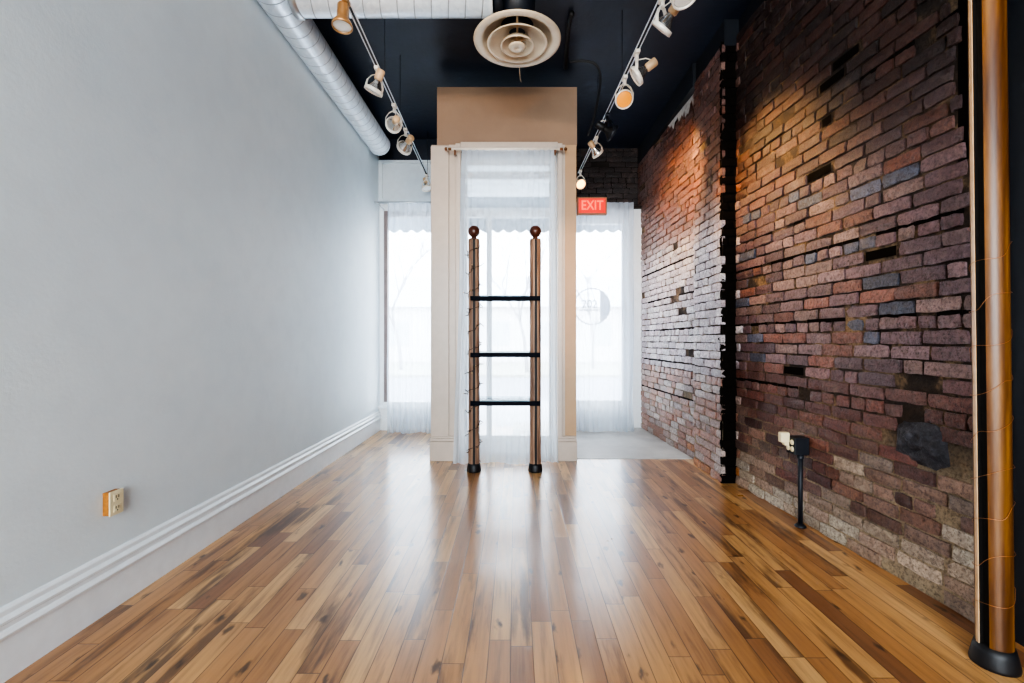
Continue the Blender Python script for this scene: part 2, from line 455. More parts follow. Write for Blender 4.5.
struct(b.build('trim_3', M['cream_trim']))
b = MB()
for x0, x1 in ((429.5,458),(556,577.2)):
    b.box((px(x0,PY-.055),PY-.055,0),(px(x1,PY-.055),PY,.195),ch=.004)
    b.box((px(x0+.6,PY-.03),PY-.046,.195),(px(x1-.6,PY-.03),PY,.225),ch=.006)
    b.box((px(x0+1.2,PY-.03),PY-.040,.225),(px(x1-1.2,PY-.03),PY,.245),ch=.004)
struct(b.build('baseboard_portal', M['cream_trim']))
# vestibule side walls running back to the street
b = MB()
b.box((-.85,PY+.2,0),(-.80,6.35,3.1)); b.box((.585,PY+.2,0),(.61,6.35,3.1)); b.box((-.80,PY+.2,3.2),(.585,6.35,3.26))
struct(b.build('wall_entry', M['wall']))
b = MB(); b.box((.615,6.1,2.98),(1.8,6.2,3.03)); b.box((.615,6.33,3.0),(1.9,6.45,H), mat=0)
# entry door
YD = 4.80
d1 = struct(bpy.data.objects.new('door_1', None)); COL.objects.link(d1); d1.location = (-.05,YD,0)
b = MB()
b.box((-.60,YD,0),(-.50,YD+.06,3.2)); b.box((.36,YD,0),(.46,YD+.06,3.2)); b.box((-.50,YD,2.90),(.36,YD+.06,2.98)); b.box((-.50,YD,3.04),(.36,YD+.06,3.2))
b.box((-.50,YD,2.50),(.36,YD+.06,2.58),ch=.004); b.box((-.30,YD,.19),(-.245,YD+.06,2.5),ch=.004)
b.build('door_frame', M['trim'], d1)
b = MB(); b.box((-.50,YD,.0),(.36,YD+.05,.19),ch=.004); b.build('kick_panel', M['trim'], d1)
b = MB(); b.box((-.50,YD+.025,.19),(.36,YD+.031,2.5)); b.box((-.50,YD+.025,2.58),(.36,YD+.031,2.9)); b.build('pane', M['pane'], d1)

# ------------------------------------------------------------------ brick wall on the right
def fbm(x, y, z=0): return noise.fractal(V((x,y,z)), 1.0, 2.0, 4)   # about -1..1
def lerp(a, b_, t): return tuple(p+(q-p)*t for p, q in zip(a, b_))
def clamp(x): return max(0.0, min(1.0, x))
def brick_colour(Y, z, r):
    # clay pigments, cream paint low down, and window sheen painted pale at mid height
    base = r.choice([S(110,72,60),S(98,60,52),S(122,78,62),S(86,56,52),S(106,74,70),S(116,66,50),S(92,68,68),S(74,54,52)])
    n = fbm(Y*.9, z*1.1, 3.1)
    mid = clamp((z-.75)/.35)*clamp((2.45-z)/.5)
    if Y > 3.75:                                   # daylight sheen painted pale on the stretch by the window
        t = clamp(mid*1.25 + n*.3)
        c = lerp(base, r.choice([S(226,216,218),S(232,226,228),S(216,204,210),S(220,208,214),S(206,190,196)]), t*.95)
        if z < .9: c = lerp(c, r.choice([S(206,160,140),S(194,170,160),S(186,130,104),S(214,198,188)]), .65)
        if z > 2.3: c = lerp(c, r.choice([S(146,92,66),S(128,80,60)]), .35)
        if z < .16 and r.random() < .4: c = S(188,120,62)
    else:
        t = clamp(mid*1.0 + n*.5)
        c = lerp(base, r.choice([S(142,116,120),S(122,96,102),S(152,126,122),S(116,92,100),S(140,92,80),S(108,84,92)]), t*.95)
        if r.random() > .93 and .9 < z < 2.3: c = r.choice([S(98,106,130),S(84,90,110)])
        if z < .95:
            c = lerp(c, r.choice([S(128,74,60),S(112,66,56),S(146,92,70),S(124,84,74),S(98,62,58)]), .7)
            w = clamp(fbm(Y*1.5, z*2.5, 8)*1.6 + (.48-z)*3.2)
            c = lerp(c, r.choice([S(214,204,184),S(200,182,160),S(180,156,136)]), w*.9)
        if z > 2.2: c = lerp(c, r.choice([S(52,32,26),S(66,38,30),S(44,30,27),S(78,46,36)]), clamp((z-2.2)/.5)*.92)
    k = (.92 if Y > 3.75 else .74) + (.36 if Y > 3.75 else .56)*r.random()  # far stretch brightened to carry daylight in its colour
    return tuple(min(1, x*k) for x in c[:3]) + (1,)

CH = .0735
CRACKS = [(1.765,0,3.8),(1.352,0,3.8),(2.085,4.4,6.3),(1.70,4.4,5.9),(1.325,4.4,6.2),(.93,4.5,6.2),(.57,4.4,6.3),(.88,2.9,3.8),(2.0,2.9,3.7),(2.62,1.9,2.5)]
MISSING = [(2.66,2.77),(2.56,2.84),(2.80,2.54),(2.73,2.27),(3.1,1.02),(2.5,1.62)]
def cracked(Y, zb):
    for cz_, ya, yb in CRACKS:
        if ya <= Y <= yb and abs(zb-cz_) < CH*.5: return True
    return False
def brick_run(mb, P0, P1, z0, z1, nrm, r, skip=None, ragged_end=None, dark=False, phase=0):
    """bricks on the vertical plane through P0-P1 (plan points), facing nrm"""
    P0 = V((*P0,0)); P1 = V((*P1,0)); d = P1-P0; L = d.length; d.normalize(); nrm = V((*nrm,0)).normalized()
    # mortar backing with a wavy surface
    nu, nz = max(2,int(L/.07)), int((z1-z0)/.07)
    vs, fs = [], []
    for i in range(nu+1):
        for j in range(nz+1):
            u = L*i/nu; z = z0+(z1-z0)*j/nz
            p = P0 + d*u; h = .004*fbm(p.y*6, z*6, 1)
            vs.append(p + V((0,0,z)) + nrm*(-.011+h))
    for i in range(nu):
        for j in range(nz):
            a = i*(nz+1)+j; fs.append((a, a+nz+1, a+nz+2, a+1))
    fa = [f for f in fs if not (ragged_end and (vs[f[0]]-P0).dot(d) > ragged_end(0, vs[f[0]].z)-.035)]
    fb = [f for f in fs if f not in set(fa)] if ragged_end else []
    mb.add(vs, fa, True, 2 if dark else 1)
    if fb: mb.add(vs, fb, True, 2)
    ncourse = int((z1-z0)/CH+.5)
    for cidx in range(ncourse):
        za = z0 + cidx*CH
        header = (cidx % 6 == 5)
        bl = .113 if header else .226
        u = -(bl*.5 if cidx % 2 else 0) - r.random()*.04 - phase
        gap_course = r.random() < .0
        while u < L:
            l = bl + r.uniform(-.016,.014)
            if not header and r.random() < .10: l = .11
            ua, ub = max(0,u), min(L,u+l-.012-r.random()*.004)
            u += l
            if ub-ua < .03: continue
            end_cut = ragged_end(cidx, za) if ragged_end else None
            if end_cut is not None:
                if ua > end_cut-.03: continue
                ub = min(ub, end_cut + r.uniform(-.03,.03))
                if ub-ua < .03: continue
            mid = P0 + d*(ua+ub)/2
            zc = za+CH/2
            def dark_quad(a_, b_, c_, e_, o_):
                mb.add([P0+d*a_+V((0,0,c_))+nrm*o_, P0+d*b_+V((0,0,c_))+nrm*o_, P0+d*b_+V((0,0,e_))+nrm*o_, P0+d*a_+V((0,0,e_))+nrm*o_], [(0,1,2,3)], False, 2)
            if not dark and any(abs(mid.y-my) < .11 and abs(zc-mz) < CH*.5 for my, mz in MISSING):
                dark_quad(ua+.01, ub-.01, za+.012, za+CH-.012, -.003); continue  # shade of the empty brick socket drawn as a flat black quad
            if skip and skip(mid.y, zc): continue
            jz = r.uniform(-.0025,.0025)
            zl, zh = za+.005+jz, za+CH-.005+jz
            if not dark and cracked(mid.y, za+CH):
                zh -= r.uniform(.003,.006)
                if r.random() < .9: dark_quad(ua-.006, ub+.006, zh-.004, za+CH+.008, -.0035)
            if not dark and cracked(mid.y, za): zl += r.uniform(.001,.004)
            out = r.uniform(-.003,.007) + .004*fbm(mid.y*1.2, zc*1.2, 5)
            tilt_u, tilt_z = r.uniform(-.003,.003), r.uniform(-.002,.002)
            if r.random() < .012: out = -.055
            col = brick_colour(mid.y, zc, r)
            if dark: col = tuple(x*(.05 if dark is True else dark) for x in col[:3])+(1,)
            nx, ny = (4 if l > .15 else 3), 2
            grid = []
            for i in range(nx+1):
                for j in range(ny+1):
                    uu = ua+(ub-ua)*i/nx; zz = zl+(zh-zl)*j/ny
                    edge = (i in (0,nx)) or (j in (0,ny))
                    corner = (i in (0,nx)) and (j in (0,ny))
                    cu, cz = (i/nx-.5)*2, (j/ny-.5)*2
                    o = out + tilt_u*cu + tilt_z*cz + r.uniform(-.0012,.0012)
                    if edge: o -= .0025
                    if corner:
                        o -= .002; uu -= math.copysign(.002,cu); zz -= math.copysign(.0015,cz)
                    if edge: uu += r.uniform(-.0045,.0045); zz += r.uniform(-.0038,.0038)
                    grid.append((uu,zz,o))
            vs = [P0+d*a+V((0,0,z))+nrm*o for a,z,o in grid]
            fs = []
            g = lambda i,j: i*(ny+1)+j
            for i in range(nx):
                for j in range(ny): fs.append((g(i,j),g(i+1,j),g(i+1,j+1),g(i,j+1)))
            ring = [g(i,0) for i in range(nx)] + [g(nx,j) for j in range(ny)] + [g(i,ny) for i in range(nx,0,-1)] + [g(0,j) for j in range(ny,0,-1)]
            base = len(vs)
            for q in ring:
                a,z,o = grid[q]; vs.append(P0+d*a+V((0,0,z))+nrm*(-.03))
            m = len(ring)
            for q in range(m): fs.append((ring[q], base+q, base+(q+1)%m, ring[(q+1)%m]))
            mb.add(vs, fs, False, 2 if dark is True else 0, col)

br = random.Random(11)
mb = MB()
HOLE_Y, HOLE_Z = 2.17, .71
def skip_near(y, z):
    if ((y-HOLE_Y)/.165)**2 + ((z-HOLE_Z)/.125)**2 < 1: return True
    if 2.13 < y < 2.27 and .84 < z < 1.02 and br.random() < .6: return True
    if z < .42 and 2.0 < y < 2.35 and br.random() < .35: return True
    return br.random() < .006
XN0, XN1 = (1.843,3.83), (1.945,1.86)
nn = (-1, -.05)
def ragged(c, z):
    return 1.935 - max(0,(z-.9))*.065
brick_run(mb, XN0, XN1, 0, 3.75, nn, br, skip_near, ragged)
brick_run(mb, (1.726,4.40), (1.726,3.80), 0, 3.66, (-1,0), br, phase=.05)
brick_run(mb, (1.724,3.80), (1.87,3.80), 0, 3.70, (0,-1), br, dark=True, phase=.03)  # return face painted flat black for its shade
def skip_far(y, z):
    return z > 3.58 and br.random() < .5 or br.random() < .004
brick_run(mb, (1.715,6.42), (1.80,4.36), 0, 3.66, (-1,-.04), br, skip_far, phase=.08)
wr = struct(mb.build('wall_right', [M['brick'], M['mortar'], M['shade_black']], fixn=False))
pr = random.Random(5); b = MB(); top, bot = [], []
for i in range(25):
    y = 4.38 + i*.035; xw = 1.80 - (y-4.36)*.0413 - .012
    env = math.sin(PI*i/24)**.6
    top.append((xw, y, 3.68)); bot.append((xw, y, 3.68-.03-env*pr.uniform(.03,.16)))
b.add(top+bot, [(i,i+1,25+i+1,25+i) for i in range(24)], False)
struct(b.build('wall_right_plaster_patch', simple('flaking_white_plaster', S(190,184,178), .7, var=.3, scale=30, bump=.4), fixn=False))
# cement lump plugging the hole
b = MB(); n1, n2 = 26, 18
vs, fs = [], []
for i in range(n1):
    a = 2*PI*i/n1
    rad = 1 + .16*fbm(math.cos(a)*1.3+4, math.sin(a)*1.3) + (.12 if math.sin(a) < -.3 else 0)
    ca, sa = math.cos(a), math.sin(a)
    e = .62
    ca = math.copysign(abs(ca)**e, ca); sa = math.copysign(abs(sa)**e, sa)
    for j in range(n2):
        s = j/(n2-1)
        y = HOLE_Y + ca*rad*s*.128; z = HOLE_Z + sa*rad*s*.100
        xw = 1.848 + (3.74-y)*(.097/1.88)
        h = .032*(1-s**3) + .018*fbm(y*16, z*16, 2) - .012
        vs.append((xw-h, y, z))
for i in range(n1):
    k = (i+1) % n1
    for j in range(n2-1): fs.append((i*n2+j, k*n2+j, k*n2+j+1, i*n2+j+1))
b.add(vs, fs, True)
pl = struct(b.build('wall_right_patch', M['lump'])); pl.parent = wr
# painted plaster band above the brick and the black end of the wall
b = MB()
b.add([(1.80,6.42,3.6),(1.86,4.0,3.6),(1.86,4.0,H),(1.80,6.42,H)], [(0,1,2,3)])
b.box((1.99,1.2,0),(2.12,2.2,H)); b.box((1.75,3.80,3.66),(1.9,4.40,H)); b.box((1.72,4.4,3.655),(1.86,6.4,3.66+.22)); b.box((1.87,1.86,3.74),(1.99,3.8,H))
b.box((1.99,-3.5,0),(2.12,1.2,H))
struct(b.build('wall_right_plaster', simple('dark_band_paint', (.008,.010,.015,1), .55)))
b = MB()
b.box((.6,6.45,0),(2.1,6.6,.0005))
# brick lintel over the right window
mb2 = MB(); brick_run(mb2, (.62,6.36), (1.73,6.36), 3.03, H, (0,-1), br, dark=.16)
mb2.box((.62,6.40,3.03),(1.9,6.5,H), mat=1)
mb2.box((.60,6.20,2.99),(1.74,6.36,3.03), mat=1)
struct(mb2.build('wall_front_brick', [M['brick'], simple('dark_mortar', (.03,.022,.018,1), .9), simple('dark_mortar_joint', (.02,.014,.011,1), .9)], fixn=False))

# ------------------------------------------------------------------ curtains
def curtain(name, x0, x1, Y, z0, z1, folds, amp, mat, label, seed, flare=0.0, pinch=0.0, group=None, pool=0.0):
    r = random.Random(seed); nx, nz = folds*10, 60
    ph = [r.uniform(0,6.28) for _ in range(5)]
    vs, fs = [], []
    for j in range(nz+1):
        t = j/nz; z = z1+(z0-z1)*t
        for i in range(nx+1):
            s = i/nx
            drop = t**1.5
            xa, xb = x0 + pinch*(1-t) - flare*drop, x1 - pinch*.3*(1-t) + flare*.4*drop
            wob = s + .02*math.sin(3*s*PI+ph[0]+t*1.3)*t
            x = xa+(xb-xa)*s + .006*math.sin(9*t+s*7+ph[1])
            a = amp*(.35+.65*min(1,t*2.2+.15))*(.45+.9*abs(2*s-1)**1.5+.25*math.sin(2.3*s*PI+ph[2]))
            y = Y + a*math.sin(wob*folds*2*PI+ph[3]+.5*math.sin(t*2.5)) + .35*a*math.sin(wob*folds*4.6*PI+ph[4]+t*2) - pool*max(0,t-.93)/.07*(.5+.5*math.sin(s*11+ph[0]))
            zz = z
            if t > .93: zz = max(.004, z + .012*math.sin(s*13+ph[2]))
            vs.append((x,y,zz))
    for j in range(nz):
        for i in range(nx):
            a = j*(nx+1)+i; fs.append((a,a+1,a+nx+2,a+nx+1))
    b = MB(); b.add(vs, fs, True)
    o = b.build(name, mat, None, ((x0+x1)/2, Y, z0), fixn=False)
    return tag(o, label, 'curtain', group)

CY = 4.42
curtain('sheer_curtain', px(456,CY), px(557,CY), CY, .006, pz(150,CY), 13, .016, M['sheer'], 'white sheer curtain hanging in the cream entry surround behind the shelf ladder', 3, flare=.02, pinch=.06, pool=.04)
curtain('sheer_curtain', px(388.5,5.86), px(436,5.86), 5.86, .006, 2.965, 8, .03, M['sheer_side'], 'white sheer curtain over the tall window beside the white wall', 5, flare=.01, pool=.05)
curtain('sheer_curtain', px(572,5.95), px(633.5,5.95), 5.95, .008, 3.0, 10, .024, M['sheer_side'], 'white sheer curtain on the window beside the brick wall, below the exit sign', 9, flare=.005, pool=.05)

# curtain rods
rod = thing('curtain_rod', 'white metal curtain rod with brown end knobs across the entry surround', 'curtain rod', (0,CY,pz(149,CY)))
z = pz(149,CY)
b = MB(); b.tube([(px(447,CY),CY,z),(px(564,CY),CY,z)], .011, 12); b.build('pole', M['fixture'], rod)
for x in (446,565.5):
    b = MB(); b.sphere((px(x,CY),CY,z), .017, 12); b.lathe([(.006,-.02),(.013,-.016),(.013,.012),(.006,.02)], Matrix.Translation((px(x + (4 if x < 500 else -4),CY),CY,z)) @ Matrix.Rotation(PI/2,4,'Y'), 14); b.build('finial', M['brass'], rod)
for x in (455,555):
    b = MB(); b.box((px(x,CY)-.008,CY-.014,z-.06),(px(x,CY)+.008,CY+.012,z-.012),ch=.003); b.tube([(px(x,CY),CY,z-.03),(px(x,CY),PY-.045,z-.03)], .006, 8); b.build('bracket', M['brass'], rod)
rod = thing('curtain_rod', 'slim grey curtain rod over the tall window beside the white wall', 'curtain rod', (-1.3,5.86,2.975))
b = MB(); b.tube([(px(376,5.86),5.86,2.975),(px(433,5.86),5.86,2.975)], .010, 10); b.build('pole', M['steel'], rod)
b = MB(); b.sphere((px(375.5,5.86),5.86,2.975), .018, 10); b.build('finial', M['steel'], rod)
b = MB(); b.tube([(px(380,5.86),5.86,2.975),(px(380,5.86),5.86,2.93),(px(380,5.86),YW+.0,2.93)], .006, 8); b.build('bracket', M['steel'], rod)

# ------------------------------------------------------------------ shelf ladder
LY = 4.165
lad = thing('shelf_ladder', 'free-standing ladder shelf with two ball-topped wooden posts and three glass shelves', 'shelf', (-.094,LY,0))
def slotted_post(mbp, mbs, mbl, cx, cy, z0, z1, r, ang, lean=(0,0), gw=.42):
    """round post with a dark channel facing direction ang; lip on one side"""
    n = 40
    vs, fs = [], []
    for k, z in enumerate((z0, z1)):
        ox, oy = (lean[0]*(z-z0), lean[1]*(z-z0))
        for i in range(n):
            a = ang + gw/2 + (2*PI-gw)*i/(n-1)
            vs.append((cx+ox+r*math.cos(a), cy+oy+r*math.sin(a), z))
        for a in (ang-gw/2, ang+gw/2):
            vs.append((cx+ox+r*.55*math.cos(ang)+r*math.sin(gw/2)*(-math.sin(ang))*(1 if a > ang else -1), cy+oy+r*.55*math.sin(ang)+r*math.sin(gw/2)*math.cos(ang)*(1 if a > ang else -1), z))
    m = n+2
    for i in range(n-1): fs.append((i,i+1,m+i+1,m+i))
    mbp.add(vs, fs, True)
    # channel walls and bottom
    mbs.add(vs, [(n-1,n,m+n,m+n-1),(n,n+1,m+n+1,m+n),(n+1,0,m,m+n+1)], False)
    mbp.add([vs[m+i] for i in range(m)], [tuple(range(m))], False)
    # pale lip along the channel
for k, (cx, sgn) in enumerate(((px(474,LY),1),(px(535.3,LY),-1))):
    pb, sb = MB(), MB()
    slotted_post(pb, sb, None, cx, LY, .03, 2.115, .052, -PI/2 + (.10 if k == 0 else .06))
    po = pb.build('post', M['post2'], lad)
    so = sb.build('slot', M['slot'], po); so.location = (0,0,0)
    f_ = MB(); f_.lathe([(.0001,0),(.064,0),(.066,.012),(.060,.055),(.055,.075),(.0001,.075)], Matrix.Translation((cx,LY,0)), 28)
    f_.build('foot', M['rubber'], lad)
    f_ = MB(); zt = 2.115
    f_.lathe([(.0001,zt-.002),(.050,zt-.002),(.050,zt+.008),(.026,zt+.014),(.022,zt+.03),(.0001,zt+.03)], Matrix.Translation((cx,LY,0)), 24)
    f_.sphere((cx,LY,zt+.078), .055, 20)
    f_.build('finial', M['ball'], lad)
for zz in (1.578,1.067,.630):
    x0, x1 = px(469.3,4.10), px(540.3,4.10)
    a0, a1 = px(474,LY)+.056, px(535.3,LY)-.056
    b = MB()
    yb = 4.365
    b.extrude_poly([(a0,4.108),(a1,4.108),(a1,4.222),(x1,4.222),(x1,yb),(x0,yb),(x0,4.222),(a0,4.222)], 'z', zz+.016, zz+.030)
    g_ = b.build('shelf', M['shelf_glass'], lad)
    b = MB(); b.box((x0+.01,4.088,zz-.022),(x1,4.108,zz+.018),ch=.004)
    b.box((x0+.01,4.108,zz-.012),(x0+.02,4.30,zz+.019)); b.box((x1-.01,4.108,zz-.012),(x1,4.30,zz+.019)); b.box((x0+.01,4.285,zz-.012),(x1,4.30,zz+.019))
    b.build('shelf_rail', M['rail'], g_).location = (0,0,0)
# thin twig garland winding round the left post
gr = random.Random(21)
b = MB(); bb = MB(); cx = px(474,LY)
pts = []
for i in range(240):
    t = i/239; a = t*2*PI*11 + .4*math.sin(i*.7); rr = .0565+.003*math.sin(i*1.7)
    pts.append((cx+rr*math.cos(a), LY+rr*math.sin(a), .085+t*1.98))
b.tube(pts, .0028, 5)
for i in range(6, 236, 3):
    p = V(pts[i]); out = V((p.x-cx, p.y-LY, 0)).normalized()
    if p.y > LY+.03 and gr.random() < .5: continue
    q = p + out*gr.uniform(.012,.036) + V((gr.uniform(-.012,.012), 0, gr.uniform(-.03,.03)))
    if abs(q.z-1.578) < .05 or abs(q.z-1.067) < .05 or abs(q.z-.63) < .05: continue
    b.tube([p, (p+q)/2+out*.003, q], [.0046,.0036,.0022], 5)
    if gr.random() < .5: b.sphere(q, .0042, 6, mat=1)
ga = b.build('twig_garland', [M['twig'], M['bud']], None, (cx,LY,.08)); tag(ga, 'thin dark twig garland wound round the left post of the shelf ladder', 'garland')
# a clump of garland ends by the foot
# ------------------------------------------------------------------ tall post at the right
TX, TY = 1.776, 1.685
tp = thing('wooden_post', 'tall varnished round wooden post with dark slot at the end of the brick wall', 'post', (TX,TY,0))
pb, sb = MB(), MB(); lean = (-.009, .003)
ANG = math.radians(193)
slotted_post(pb, sb, None, TX, TY, .07, 3.1, .0515, ANG, lean, .56)
po = pb.build('shaft', M['post'], tp); so = sb.build('slot', M['slot'], po); so.location = (0,0,0)
b = MB()
a0 = ANG-.43; lip = V((math.cos(a0), math.sin(a0), 0)); sd = V((-math.sin(a0), math.cos(a0), 0))
b.strip([(TX,TY,.07)+V((0,0,0)) if False else V((TX,TY,.075))+lip*.052, V((TX+lean[0]*3.0,TY+lean[1]*3.0,3.1))+lip*.052], sd, .014, .004)
b.build('pale_edge', M['post_pale'], tp)
b = MB(); b.lathe([(.0001,0),(.069,0),(.070,.010),(.062,.05),(.056,.075),(.0001,.075)], Matrix.Translation((TX,TY,0)), 32); b.build('foot', M['rubber'], tp)
b = MB(); b.sphere((TX-.027,TY+.009,3.16), .056, 20); b.build('finial', M['ball'], tp)
b = MB(); pts = []
for i in range(300):
    t = i/299; z = .14+t*1.5; a = t*2*PI*9.5+.3*math.sin(i*.33); rr = .0555+.0015*math.sin(i*.9)
    pts.append((TX+lean[0]*z+rr*math.cos(a), TY+lean[1]*z+rr*math.sin(a), z+.01*math.sin(i*.5)))
b.tube(pts, .0009, 5)
tag(b.build('wire', M['copper'], None, (TX,TY,.1)), 'fine copper wire wound round the tall post at the end of the brick wall', 'wire')

# ------------------------------------------------------------------ ducts
def cyl_obj(name, p0, p1, r, mat, parent, lips=True):
    p0, p1 = V(p0), V(p1); L = (p1-p0).length
    prof = [(.0001,0),(r,0),(r+.004,.002),(r+.004,.02),(r,.022)]
    k = int(L/.118)
    prof += [(r,L-.022),(r+.004,L-.02),(r+.004,L-.002),(r,L),(r*.93,L),(r*.93,L-.03),(.0001,L-.03)]
    b = MB(); b.lathe(prof, None, 48)
    o = b.build(name, mat, None)
    q = (p1-p0).to_track_quat('Z','Y'); o.rotation_mode = 'QUATERNION'; o.rotation_quaternion = q
    o.location = p0
    if parent: o.parent = parent; o.location = p0 - parent.location
    return o
dt = thing('spiral_duct', 'galvanised round spiral duct running along the top of the white wall', 'duct', (-1.68,3.2,3.62))
cyl_obj('main_duct', (-1.682,1.2,3.625), (-1.682,5.66,3.625), .128, M['duct'], dt)
cyl_obj('branch_duct', (-1.56,3.2,3.62), (-.155,3.2,3.62), .131, M['duct'], dt)
b = MB(); b.lathe([(.133,0),(.142,.003),(.142,.05),(.133,.053)], Matrix.Translation((-1.555,3.2,3.62)) @ Matrix.Rotation(PI/2,4,'Y'), 40); b.build('collar', M['steel'], dt)
b = MB(); b.lathe([(.0001,0),(.10,0),(.125,.02),(.125,.07),(.0001,.07)], Matrix.Translation((-.155,3.2,3.62)) @ Matrix.Rotation(PI/2,4,'Y'), 36)
b.build('end_cap', M['dark_metal'], dt)
# strap hanger on the branch
b = MB(); b.strip([(-.5,3.2-.133,3.62),(-.5,3.2-.133,3.70),(-.5,3.2-.133,H)], (1,0,0), .025, .003); b.build('strap', M['steel'], dt)

# ------------------------------------------------------------------ ceiling diffuser
DX, DY, DZ = .016, 3.31, 3.360
df = thing('ceiling_diffuser', 'round cream stepped cone air diffuser hanging under the dark ceiling', 'air vent', (DX,DY,DZ))
def ring(name, pr, z, mat=M['diffuser'], par=df, n=48):
    b = MB(); b.lathe(pr, Matrix.Translation((DX,DY,z)), n, closed=True); return b.build(name, mat, par)
ring('outer_cone', [(.12,.12),(.16,.11),(.20,.085),(.232,.05),(.25,.02),(.262,.010),(.300,.004),(.316,.010),(.318,.018),(.30,.02),(.268,.028),(.245,.065),(.205,.10),(.16,.125),(.12,.135)], DZ)
ring('middle_cone', [(.06,.085),(.10,.075),(.15,.052),(.185,.024),(.205,.004),(.218,0),(.219,.006),(.205,.014),(.18,.036),(.14,.066),(.10,.087),(.06,.097)], DZ-.014)
ring('inner_cone', [(.045,.055),(.072,.045),(.095,.022),(.112,.002),(.120,0),(.120,.007),(.10,.032),(.074,.056),(.045,.065)], DZ-.028)
ring('centre_disc', [(.0005,0),(.045,0),(.058,.006),(.062,.013),(.054,.017),(.0005,.017)], DZ-.040)
b = MB(); b.lathe([(.13,.06),(.13,.38),(.12,.38),(.12,.06)], Matrix.Translation((DX,DY,DZ+.10)), 40, closed=True); b.lathe([(.0005,.3),(.12,.3)], Matrix.Translation((DX,DY,DZ+.10)), 40); b.build('neck', M['dark_metal'], df)
b = MB()
b.box((DX-.003,DY-.16,DZ+.02),(DX+.003,DY+.16,DZ+.04)); b.box((DX-.10,DY-.003,DZ+.02),(DX+.10,DY+.003,DZ+.04)); b.tube([(DX,DY,DZ-.03),(DX,DY,DZ+.2)], .008, 8)
b.tube([(DX+.02,DY+.30,DZ+.01),(DX+.025,DY+.36,DZ-.05),(DX+.035,DY+.38,DZ-.07)], .002, 6)
b.build('damper', M['fixture_tan'], df)

# ------------------------------------------------------------------ lighting tracks
TZ = 3.30
def track_pt(side, Y):
    if side < 0: return V((-1.042 - (Y-2.88)*.0275, Y, TZ))
    return V((.893 - (Y-3.02)*.0325, Y, TZ))
for side, y0, y1, rods, lab in ((-1,2.2,5.88,(2.6,3.72,4.28,5.84),'silver lighting track hung along the left side of the ceiling toward the window'),
                               (1,2.2,5.72,(2.6,3.70,4.62,5.65),'silver lighting track hung along the right side of the ceiling near the brick wall')):
    t = thing('lighting_track', lab, 'light track', track_pt(side, 4.0), 'lighting tracks' if False else None)
    a, c = track_pt(side,y0), track_pt(side,y1)
    b = MB()
    sd = V((1,.03*side,0)).normalized()
    for s in (-1,1): b.tube([a+V((.013*s,0,0)), c+V((.013*s,0,0))], .0048, 8)
    b.build('rail', M['chrome'], t)
    b = MB(); b.strip([a+V((0,0,.008)), c+V((0,0,.008))], (1,0,0), .020, .006); b.build('channel', M['dark_metal'], t)
    for y in rods:
        p = track_pt(side,y); b = MB(); b.tube([p+V((0,0,.008)), (p.x,p.y,H)], .0035, 6); b.build('hanger', M['dark_metal'], t)

def spot_head(name, side, Y, label, yoke, aim, lensmat=None, bodymat=None, style='ring', sc=1.0, sock=None, bulb=None):
    """yoke: direction from the pivot to the lamp centre; aim: direction the lamp points"""
    m = track_pt(side, Y); base = m + V((0,0,-.006))
    t = thing(name, label, 'track light', base, 'track lights under the ceiling')
    body = bodymat or M['fixture']; sock = sock or M['fixture_tan']
    yoke = V(yoke).normalized(); aim = V(aim).normalized()
    b = MB(); b.box((m.x-.018,m.y-.032,m.z-.03),(m.x+.018,m.y+.032,m.z-.0048),ch=.004); b.lathe([(.0001,-.075),(.012,-.075),(.014,-.06),(.012,-.03),(.0001,-.03)], Matrix.Translation(m), 16)
    b.build('adapter', body, t)
    P = m + V((0,0,-.07)); Cn = P + yoke*.115*sc
    s = yoke.cross(aim)
    if s.length < .2: s = aim.cross(V((1,0,0)) if abs(aim.x) < .8 else V((0,1,0)))
    s.normalize()
    q = aim.to_track_quat('Z','Y').to_matrix().to_4x4(); Mx = Matrix.Translation(Cn) @ q @ Matrix.Scale(sc,4)
    if style == 'ring':
        b = MB()
        b.strip([Cn+s*.070*sc, Cn+s*.070*sc-yoke*.05*sc, P+s*.045*sc+yoke*.02, P+s*.02, P, P-s*.02, P-s*.045*sc+yoke*.02, Cn-s*.070*sc-yoke*.05*sc, Cn-s*.070*sc], yoke.cross(s), .020*sc, .005)
        b.build('yoke', body, t)
        b = MB(); b.lathe([(.062,-.012),(.070,-.012),(.072,.0),(.072,.014),(.066,.016),(.062,.014)], Mx, 36, closed=True); b.build('ring', body, t)
        b = MB(); b.lathe([(.020,-.085),(.024,-.07),(.034,-.05),(.052,-.025),(.061,-.008),(.061,.004)], Mx, 32); b.build('bulb', bulb or M['silver'], t)
        b = MB(); b.lathe([(.0001,.006),(.045,.007),(.060,.002)], Mx, 32); b.build('lens', lensmat or M['lens'], t)
        b = MB(); b.lathe([(.0001,-.160),(.028,-.160),(.031,-.152),(.031,-.09),(.026,-.082),(.0001,-.082)], Mx, 24); b.build('socket', sock, t)
        b = MB(); b.tube([P, P+(Cn-aim*.15*sc-P)*.5+V((0,0,.02)), Cn-aim*.158*sc], .004, 6); b.build('cord', M['fixture'], t)
    else:   # bullet: cylinder with flared mouth
        b = MB(); b.lathe([(.0001,-.165),(.036,-.165),(.042,-.155),(.042,-.06),(.050,-.045),(.068,-.015),(.073,0),(.073,.012),(.066,.014),(.064,.0),(.05,-.03),(.0001,-.03)], Mx, 32); b.build('housing', body, t)
        b = MB(); b.lathe([(.0001,.004),(.045,.005),(.064,.0)], Mx, 32); b.build('lens', lensmat or M['lens'], t)
        b = MB(); b.strip([P, P+(Cn-aim*.1*sc-P)*.6, Cn-aim*.1*sc], s, .02, .005); b.build('yoke', sock, t)
    return Cn, aim
